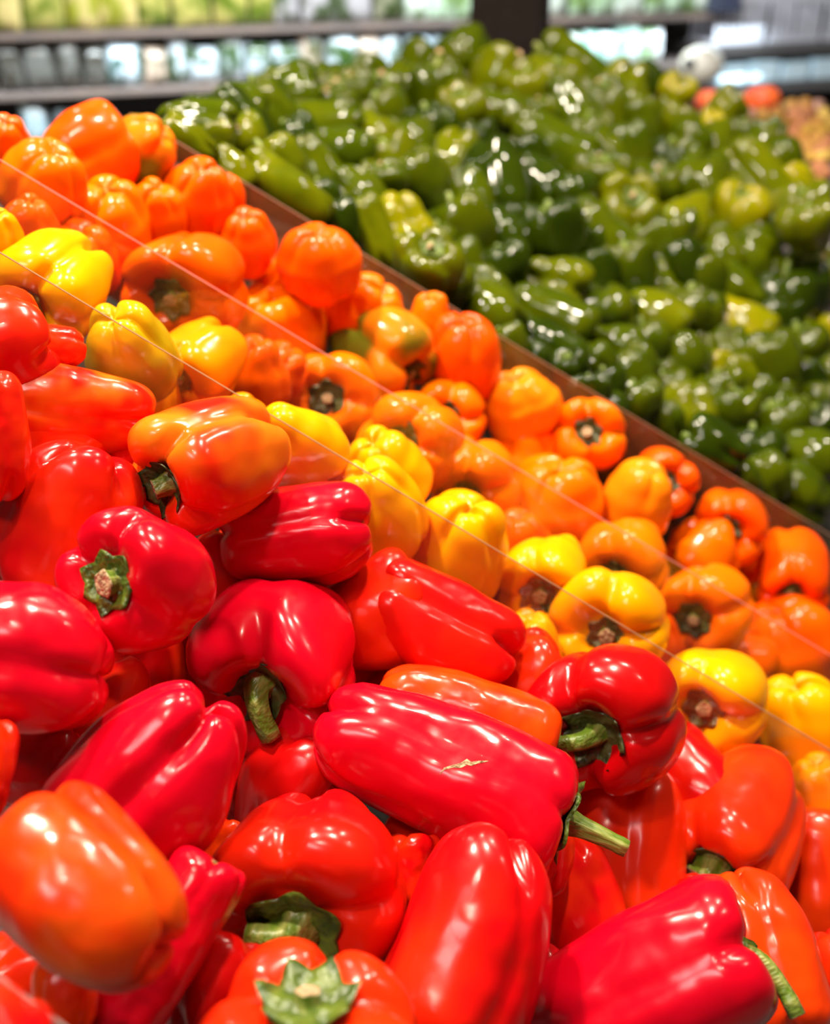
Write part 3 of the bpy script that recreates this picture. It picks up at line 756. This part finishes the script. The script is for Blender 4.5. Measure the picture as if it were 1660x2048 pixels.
# ------------------------------------------------------------------ acrylic dividers
def divider(p1, p2, y, h, label, em, th=.0035, ext=(.25, .5)):
    a = at_y(*p1, y); b = at_y(*p2, y); d = b - a
    a2 = a - d * ext[0]; b2 = b + d * ext[1]
    n = Vector((0, th / 2, 0)); dz = Vector((0, 0, -h))
    v = [a2 - n, b2 - n, b2 - n + dz, a2 - n + dz, a2 + n, b2 + n, b2 + n + dz, a2 + n + dz]
    f = [(0, 1, 2, 3), (5, 4, 7, 6), (3, 2, 6, 7), (1, 5, 6, 2), (4, 0, 3, 7)]
    o = link('acrylic_divider', mesh('divider', v, f), M_ACR3 if y > 1 else M_ACR); tag(o, label, 'divider')
    n2 = Vector((0, th / 2 + .0001, 0)); e = Vector((0, 0, th * .18))
    v = [a2 - n2 - e, b2 - n2 - e, b2 + n2 - e, a2 + n2 - e, a2 - n2 + e, b2 - n2 + e, b2 + n2 + e, a2 + n2 + e]
    link('polished_edge', mesh('edge', v, [(0, 1, 2, 3), (7, 6, 5, 4), (0, 4, 5, 1), (1, 5, 6, 2), (2, 6, 7, 3), (3, 7, 4, 0)]), em, o)
    return o
divider((0, 505), (1660, 1500), .70, .27, 'clear acrylic divider between the red and the yellow peppers', M_EDGE, .0014)
divider((0, 320), (1660, 1310), .86, .27, 'clear acrylic divider with pinkish edge between yellow and orange peppers', M_EDGE2, .0014)
d3 = divider((340, 275), (1660, 1070), 1.12, .30, 'tall hazy acrylic divider between the orange and the green peppers', M_EDGE3, .0022, (.05, .4))
# grey rail at the lower left corner
a = P(-60, 1922, .405); b = P(180, 2102, .43); d = (b - a)
me = box_mesh('rail', [((0, 0, 0), (d.length * 1.0, .0035, .012), 0)], .001)
o = link('front_rail', me, simple('rail_grey', (.33, .22, .2), .5)); o.matrix_world = Matrix.Translation((a + b) / 2 + Vector((0, 0, -.006))) @ d.to_track_quat('X', 'Z').to_matrix().to_4x4()
tag(o, 'grey front rail crossing the lower left corner', 'rail')

# ------------------------------------------------------------------ sloping display table with one liner per bin
t = bpy.data.objects.new('produce_display', None); COL.objects.link(t); t.location = (.1, 1.3, -1.45)
tag(t, 'sloping produce display holding the red, yellow, orange and green peppers', 'display')
def liner(name, fz, y0, y1, x0, x1, drop):
    nx, ny = 24, 8; v = []; f = []
    for j in range(ny + 1):
        for i in range(nx + 1):
            y = y0 + (y1 - y0) * j / ny; xe = min(x1, .80 - .45 * (y - 1.5)); x = x0 + (xe - x0) * i / nx; v.append((x, y, fz(x, y) - drop))
    for j in range(ny):
        for i in range(nx):
            a = j * (nx + 1) + i; f.append((a, a + 1, a + nx + 2, a + nx + 1))
    o = link(name, mesh(name, v, f), M_LINER); o.parent = t; o.location = -t.location
liner('bin_liner', z_red, .28, .70, -.5, .75, .27)
liner('bin_liner', z_yel, .70, .86, -.5, .75, .25)
liner('bin_liner', z_ora, .86, 1.12, -.6, .8, .25)
liner('bin_liner', lambda x, y: z_grn(min(x, .75), y), 1.12, 2.33, -.45, .75, .28)
def prism(name, pts, y0, y1, m):
    n = len(pts); v = [(x, y0, z) for x, z in pts] + [(x, y1, z) for x, z in pts]
    f = [tuple(range(n)), tuple(range(2 * n - 1, n - 1, -1))] + [(i, i + n, (i + 1) % n + n, (i + 1) % n) for i in range(n)]
    o = link(name, mesh(name, v, f), m); o.parent = t; o.location = -t.location
prism('cabinet_body', [(-.5, -1.45), (.75, -1.45), (.75, -1.14), (-.5, -.42)], .30, 2.33, M_METAL)
prism('back_board', [(-.45, -.44), (.42, -.95), (.42, -.5), (.2, -.40), (-.45, -.33)], 2.33, 2.36, M_METAL)
# square post
p = at_y(1022, 60, 2.50)
o = link('store_post', box_mesh('post', [((0, 0, 0), (.145, .145, 4.2), math.radians(-14))], .004), M_POST); o.location = (p.x, 2.52, .65)
tag(o, 'dark brown square post rising behind the green pepper heap', 'post')

# ------------------------------------------------------------------ fingerling potatoes and tomatoes in the next bin
pt = bpy.data.objects.new('potato_bin', None); COL.objects.link(pt); pt.location = (1.28, 2.75, -1.45)
tag(pt, 'grey bin of fingerling potatoes beyond the right end of the green heap', 'bin')
o = link('bin_body', box_mesh('b', [((0, 0, .42), (1.0, 1.2, .84), 0)], .01), M_METAL, pt)
M_POT = skin_mat('potato_skin', .5, 0, .3, .6); M_TOM = skin_mat('tomato_skin', .3, .03, .05, .8)
def potato_mesh(s):
    r0 = random.Random(s); bm = bmesh.new(); bmesh.ops.create_uvsphere(bm, u_segments=12, v_segments=10, radius=1)
    for v in bm.verts:
        x, y, z = v.co; v.co = Vector((x * (1 + .12 * math.sin(z * 3 + s)) + .25 * z * z * (-1 if s % 2 else 1), y, z * 2.5)) + noise.noise_vector(v.co * 1.3 + Vector((s, 0, 0))) * .12
    me = bpy.data.meshes.new('potato'); bm.to_mesh(me); bm.free(); me.shade_smooth(); return me
pm = [potato_mesh(s) for s in range(5)]
PC = [(.5, .26, .07), (.55, .33, .06), (.48, .2, .1), (.55, .3, .24), (.42, .2, .05), (.62, .42, .1)]
rg = random.Random(11); cnt = 0; tom = [(1420, 196, 62), (1522, 193, 74)]
rows = []
def pot(u, v, dz=0):
    lo = at_z(u, v, -.43); d = min(lo.dot(FW), 3.1)
    return d
for row in range(13):
    for c in range(9):
        v = 196 + row * 17; u = 1440 + row * 13 + c * 31 + rg.uniform(-6, 6)
        if u > 1720 or v < 200 + max(0, (1560 - u) * .25): continue
        rows.append((u, v))
DN = ['tan', 'golden', 'brown-pink', 'pale pink', 'brown', 'yellow']
POT_SKIP = {0, 1, 17, 26, 48, 55, 68, 5, 6, 7, 14, 15, 16, 23, 24, 25, 30, 31, 32, 33, 38, 39, 40, 41, 45, 46, 47, 51, 52, 53, 54, 57, 58, 59, 60, 63, 64, 65, 66, 69, 70, 71, 72, 73, 74, 75, 76, 77, 78, 79}
for k, (u, v) in enumerate(rows):
    if k in POT_SKIP: rg.random(); continue
    q = at_z(u, v, -.42 + rg.uniform(-.01, .012)); d = q.dot(FW)
    ci = rg.randrange(6); o = link('fingerling_potato', pm[k % 5], M_POT); o.location = q
    o.rotation_euler = (math.radians(90 + rg.uniform(-15, 15)), math.radians(rg.uniform(-15, 15)), math.radians(rg.uniform(-50, -15))); s = .015 * rg.uniform(.85, 1.2) * d / 2.3
    o.scale = (s, s, s); o.color = (*PC[ci], 1); o['second'] = tuple(x * .8 for x in PC[ci]); o['blend'] = 1.0
    rr = 'by the tomatoes' if v < 240 else ('against the green peppers' if u < 1500 + (v - 200) * .75 + 40 else 'along the right edge' if u > 1620 else 'in the middle of its bin')
    tag(o, f'{DN[ci]} fingerling potato lying {rr}', 'potato', f'{DN[ci]} fingerling potatoes {rr}')
for k, (u, v, W) in enumerate(tom):
    bm = bmesh.new(); bmesh.ops.create_uvsphere(bm, u_segments=24, v_segments=16, radius=1)
    for vv in bm.verts:
        a = math.atan2(vv.co.y, vv.co.x); r = math.hypot(vv.co.x, vv.co.y); vv.co.z = vv.co.z * .8 - .25 * math.exp(-(r / .3) ** 2) * (1 if vv.co.z > 0 else 0); vv.co.x *= 1 + .03 * math.cos(5 * a); vv.co.y *= 1 + .03 * math.cos(5 * a)
    me = bpy.data.meshes.new('tomato'); bm.to_mesh(me); bm.free(); me.shade_smooth()
    q = at_z(u, v + 8, -.40); d = q.dot(FW); s = W * d / F_PX / 2
    o = link('tomato', me, M_TOM); o.location = q; o.scale = (s, s, s); o.color = (.85, .09, .025, 1); o['second'] = (.9, .2, .05); o['blend'] = .8; o.rotation_euler = (-.2, .1, k)
    tag(o, ['orange-red tomato by the potatoes, half behind the green heap', 'larger orange-red tomato on top of the potatoes, the right one'][k], 'tomato')
    ng = mesh('cap', [(0, 0, .62)] + [((.32 if j % 2 else .1) * math.cos(j * math.pi / 5), (.32 if j % 2 else .1) * math.sin(j * math.pi / 5), .74 if j % 2 else .62) for j in range(10)], [(0, 1 + j, 1 + (j + 1) % 10) for j in range(10)])
    link('calyx', ng, M_CAL, o)

# ------------------------------------------------------------------ refrigerated shelves behind
W0 = at_y(0, 75, 4.4); ANG = math.radians(21); E = Vector((math.cos(ANG), math.sin(ANG), 0)); NRM = Vector((math.sin(ANG), -math.cos(ANG), 0))
def on_wall(u, v, back=0):
    r = ray(u, v); o0 = W0 - NRM * back; t_ = o0.dot(NRM) / r.dot(NRM); return r * t_
def swap(u): return None
sh = bpy.data.objects.new('refrigerated_case', None); COL.objects.link(sh); sh.location = (W0.x, W0.y, -1.45)
tag(sh, 'long refrigerated shelf case of bagged greens across the back', 'shelf case')
def wall_box(name, s0, s1, z0, z1, d0, d1, m, par=sh):
    c = Vector((W0.x, W0.y, 0)) + E * ((s0 + s1) / 2) - NRM * ((d0 + d1) / 2); 
    o = link(name, box_mesh(name, [((0, 0, 0), (s1 - s0, d1 - d0, z1 - z0), 0)], .003), m)
    M = Matrix.Translation((c.x, c.y, (z0 + z1) / 2)) @ Matrix.Rotation(ANG, 4, 'Z')
    if par is not None: o.parent = par; o.matrix_parent_inverse = par.matrix_world.inverted(); M = Matrix.Translation(-par.location) @ M; o.matrix_parent_inverse = Matrix()
    o.matrix_basis = M; return o
ZA = on_wall(0, 75).z; ZB = on_wall(0, 196).z
wall_box('case_back', -1.5, 5, -1.45, .9, .55, .6, M_DARK)
wall_box('case_base', -1.5, 5, -1.45, ZB - .36, 0, .55, M_SHELF)
S_END = (on_wall(1432, 88) - W0).dot(E)
wall_box('shelf_board', -1.5, S_END, ZB - .012, ZB + .010, 0, .55, M_SHELF)
wall_box('shelf_board', -1.5, S_END, ZA - .012, ZA + .012, -.01, .55, M_SHELF)
wall_box('shelf_board', -1.5, 5, ZA + .36, ZA + .40, 0, .55, M_SHELF)
# crinkled bags
def bag_mesh(s):
    r0 = random.Random(s); nx, nz = 10, 12; v = []; f = []; off = Vector((s * 2.2, 0, 0))
    for side in (1, -1):
        for j in range(nz + 1):
            for i in range(nx + 1):
                a, b_ = i / nx * 2 - 1, j / nz * 2 - 1
                th_ = .32 * max(0, (1 - a ** 4)) ** .6 * max(0, (1 - b_ ** 4)) ** .6
                th_ += (noise.noise(Vector((a * 3, b_ * 3, side)) + off) * .09) * (1 - abs(a) ** 6) * (1 - abs(b_) ** 6)
                v.append((a * .5 * (1 - .05 * b_ * b_), -side * th_ * .8, b_ * .6 + .6))
    m_ = (nx + 1) * (nz + 1)
    for k in (0, 1):
        for j in range(nz):
            for i in range(nx):
                q = k * m_ + j * (nx + 1) + i; t4 = (q, q + 1, q + nx + 2, q + nx + 1); f.append(t4 if k == 0 else t4[::-1])
    me = mesh('bag', v, f, True); return me
bms = [bag_mesh(s) for s in range(6)]
def bag_mat(name, scale):
    m, nt, b = mat(name); L = nt.links.new
    oi = nd(nt, 'ShaderNodeObjectInfo'); tc = nd(nt, 'ShaderNodeTexCoord'); n = nd(nt, 'ShaderNodeTexNoise', noise_dimensions='4D'); n.inputs['Scale'].default_value = scale; n.inputs['Detail'].default_value = 3
    mu = nd(nt, 'ShaderNodeMath', operation='MULTIPLY'); mu.inputs[1].default_value = 50; L(oi.outputs['Random'], mu.inputs[0]); L(mu.outputs[0], n.inputs['W']); L(tc.outputs['Object'], n.inputs['Vector'])
    sec = nd(nt, 'ShaderNodeAttribute', attribute_type='OBJECT', attribute_name='second')
    rp = nd(nt, 'ShaderNodeValToRGB'); rp.color_ramp.elements[0].position = .44; rp.color_ramp.elements[1].position = .56; L(n.outputs['Fac'], rp.inputs[0])
    mx = nd(nt, 'ShaderNodeMix', data_type='RGBA'); L(rp.outputs[0], mx.inputs[0]); L(oi.outputs['Color'], mx.inputs[6]); L(sec.outputs['Color'], mx.inputs[7]); L(mx.outputs[2], b.inputs['Base Color'])  # pale blotches put glints on the film into the colour, along with print
    b.inputs['Roughness'].default_value = .18; b.inputs['Coat Weight'].default_value = .6; return m
M_BAG = bag_mat('salad_bag_film', 1.9)
rg = random.Random(3); bn = {}
def bag_row(zb, s0, s1, wid, hei, cols, rowname, group, name='salad_bag', cat='bag', jit=.02):
    s = s0; k = 0
    while s < s1:
        wv = wid * rg.uniform(.7, 1.3); nm, c1, c2 = cols(s)
        o = link(name, bms[k % 6], M_BAG); c = Vector((W0.x, W0.y, 0)) + E * (s + wv / 2) - NRM * (.055 + rg.uniform(0, jit))
        o.location = (c.x, c.y, zb + .005); o.rotation_euler = (rg.uniform(-.03, .02), rg.uniform(-.09, .09), ANG + rg.uniform(-.25, .25)); o.scale = (wv, .14, hei * rg.uniform(.72, 1.03) / 1.2)
        o.color = (*c1, 1); o['second'] = c2; o['blend'] = 1.0
        k += 1; od = 'first second third fourth fifth sixth seventh eighth ninth tenth eleventh twelfth'.split() + [f'{q_}th' for q_ in range(13, 60)]
        lab = f'{nm}, {od[k - 1]} from the left on the {rowname}'
        if lab.startswith('#'): continue
        tag(o, lab, cat, f'{nm} {group}'.replace(' bag', ' bags', 1)); s += wv
def cols_top(s):
    if s < 1.05: return rg.choice([('yellow-green salad bag', (.34, .36, .03), (.75, .62, .25)), ('olive green salad bag', (.14, .2, .02), (.55, .5, .14))])
    if s < 1.5: return rg.choice([('dark green salad bag', (.05, .08, .02), (.3, .3, .2)), ('grey-green salad bag', (.08, .11, .05), (.5, .48, .5))])
    return rg.choice([('white and green salad bag', (.14, .25, .07), (.8, .9, .8)), ('pale green salad bag', (.2, .32, .1), (.6, .8, .6))])
def cols_mid(s):
    if s < .35: return ('grey-brown packet', (.04, .034, .026), (.10, .095, .085))
    if s < 1.9: return rg.choice([('dark green bag with print and glints', (.03, .06, .012), (.45, .5, .55)), ('brown-green bag with pale label', (.045, .05, .015), (.5, .38, .3)), ('blue-green bag with print and glints', (.03, .07, .05), (.6, .7, .8))])
    return rg.choice([('pale aqua bag', (.3, .55, .45), (.8, .95, .95)), ('white bag with green print', (.3, .45, .25), (.9, .92, .98))])
bag_row(ZA + .014, -.02, S_END - .1, .13, .27, cols_top, 'upper case shelf', 'on the upper shelf')
bag_row(ZB + .012, -.02, S_END - .35, .11, .18, cols_mid, 'middle case shelf', 'on the middle shelf', 'packed_bag')
bag_row(ZB - .355, .04, .3, .12, .33, lambda s: rg.choice([('dull grey packet', (.06, .05, .045), (.28, .33, .4)), ('grey-blue packet', (.08, .09, .1), (.35, .45, .5))]), 'lowest case shelf', 'on the lowest shelf', 'food_packet')
# price rail strips reflecting the case light
M_RAIL = simple('price_rail_pale', (.5, .72, .78), .25, (.12, .2, .22), 6)

# white baskets on the right
def basket(s, z, w_, h_, label, c=(.55, .53, .6)):
    base = bpy.data.objects.new('white_basket', None); COL.objects.link(base)
    cc = Vector((W0.x, W0.y, 0)) + E * s - NRM * .12; base.location = (cc.x, cc.y, z + .003); base.rotation_euler[2] = ANG
    tag(base, label, 'basket')
    m = M_BASK
    bx = [((0, y_, h_ - .012), (w_, .012, .024), 0) for y_ in (-.1, .1)] + [((0, y_, .01), (w_, .012, .02), 0) for y_ in (-.1, .1)] + [((x_, 0, h_ - .012), (.012, .2, .024), 0) for x_ in (-w_ / 2, w_ / 2)]
    [link('basket_rim', box_mesh('rim', [q_]), m, base) for q_ in bx]
    link('basket_floor', box_mesh('floor', [((0, 0, .012), (w_, .2, .008), 0)]), m, base)
    n = 8
    for i in range(n):
        x_ = -w_ / 2 + w_ * (i + .5) / n
        for y_ in (-.1, .1): link('basket_slat', box_mesh('slat', [((x_, y_, h_ / 2), (.016, .008, h_), 0)]), m, base)
M_BASK = simple('basket_white', (.62, .6, .66), .5)
def s_of(u, v): return (on_wall(u, v) - W0).dot(E)
zb = on_wall(1540, 88).z
for i, (u, lab) in enumerate([(1480, 'white slatted basket on the upper right shelf, left of the pair'), (1590, 'white slatted basket on the upper right shelf, beside its twin'), (1700, 'white slatted basket leaving the picture at the right edge')]):
    basket(s_of(u, 88), zb, s_of(u + 50, 88) - s_of(u - 50, 88), .2, lab)
zc = on_wall(1540, 165).z
wall_box('shelf_board', s_of(1430, 88), s_of(1860, 88), zb - .05, zb, .0, .3, M_METAL)
M_PALE = simple('pale_blue_tray', (.45, .66, .78), .3, (.7, .86, .95), 4)
for i in range(4):
    s = s_of(1470 + i * 62, 130); wv = .15
    o = wall_box('pale_tray', s - wv / 2, s + wv / 2, zc + .004, zc + .085 + .01 * (i % 2), .0, .18, M_PALE, None)
    tag(o, ['pale blue tray under the white baskets, leftmost of four', 'pale blue tray under the white baskets, second of four', 'pale blue tray under the white baskets, third of four', 'pale blue tray under the white baskets, at the right edge'][i], 'tray')
wall_box('shelf_board', s_of(1430, 165), s_of(1860, 165), zc - .05, zc, 0, .3, M_METAL)
# round loaf-like jar with a dark mouth
q = on_wall(1378, 125); bm = bmesh.new(); bmesh.ops.create_uvsphere(bm, u_segments=20, v_segments=14, radius=.1)
for v in bm.verts: v.co.z *= .8
me = bpy.data.meshes.new('jar'); bm.to_mesh(me); bm.free(); me.shade_smooth()
o = link('cream_jar', me, simple('cream_glaze', (.6, .52, .42), .4)); q = q + NRM * .1; o.location = q; tag(o, 'round cream jar on the case shelf left of the trays', 'jar')
o2 = link('jar_mouth', box_mesh('mouth', [((-.07, -.07, .01), (.05, .05, .05), .7)], .012), M_DARK, o)
q = on_wall(1425, 65) + NRM * .06
o = link('dark_blue_box', box_mesh('b', [((0, 0, 0), (.12, .1, .11), ANG)], .005), simple('dark_blue', (.06, .07, .12), .5)); o.location = (q.x, q.y, ZA + .02 + .055); tag(o, 'dark blue carton standing left of the white baskets', 'carton')

# ------------------------------------------------------------------ shop shell
o = link('floor', box_mesh('floor', [((0, 3, -1.5), (12, 12, .1), 0)]), M_FLOOR); o['kind'] = 'structure'
o = link('wall_back', box_mesh('wall', [((0, 7.6, 0), (12, .1, 3.4), 0)]), M_WALL); o['kind'] = 'structure'
# LED strips under the case shelves
for (z_, pw) in ((ZA - .035, 14), (ZB - .045, 7)):
    c = Vector((W0.x, W0.y, 0)) + E * 1.6 + NRM * .02
    l = bpy.data.lights.new('shelf_strip_light', 'AREA'); l.shape = 'RECTANGLE'; l.size = 3.6; l.size_y = .03; l.energy = pw; l.color = (.75, .92, 1)
    lo = bpy.data.objects.new('shelf_strip_light', l); COL.objects.link(lo); lo.location = (c.x, c.y, z_)
    lo.rotation_euler = (math.radians(-12), 0, ANG)

# dry scar on the long crimson pepper
lp = next(p for p in PEP if p['label'].startswith('long crimson pepper with a scar'))['obj']
imw = lp.matrix_basis.inverted(); rows_ = []
for k, (u, v) in enumerate([(880, 1548), (888, 1538), (905, 1533), (922, 1531), (934, 1524), (942, 1528), (958, 1524), (976, 1522)]):
    hw = [1.2, 2.2, 2.6, 5, 6, 4, 2.4, 1][k]; pr = []
    for s_ in (-1, 1):
        o_ = imw @ Vector((0, 0, 0)); hit, loc, nr, _ = lp.ray_cast(o_, ((imw @ ray(u, v + hw * s_)) - o_).normalized())
        if hit: pr.append(loc + nr * .004)
    if len(pr) == 2: rows_.append(pr)
vv = [q for r_ in rows_ for q in r_]; ff = [(2 * i, 2 * i + 1, 2 * i + 3, 2 * i + 2) for i in range(len(rows_) - 1)]
if ff: sc_ = link('dry_scar', mesh('scar', vv, ff), M_CUT, lp); sc_['label'] = 'thin dry tan scar'
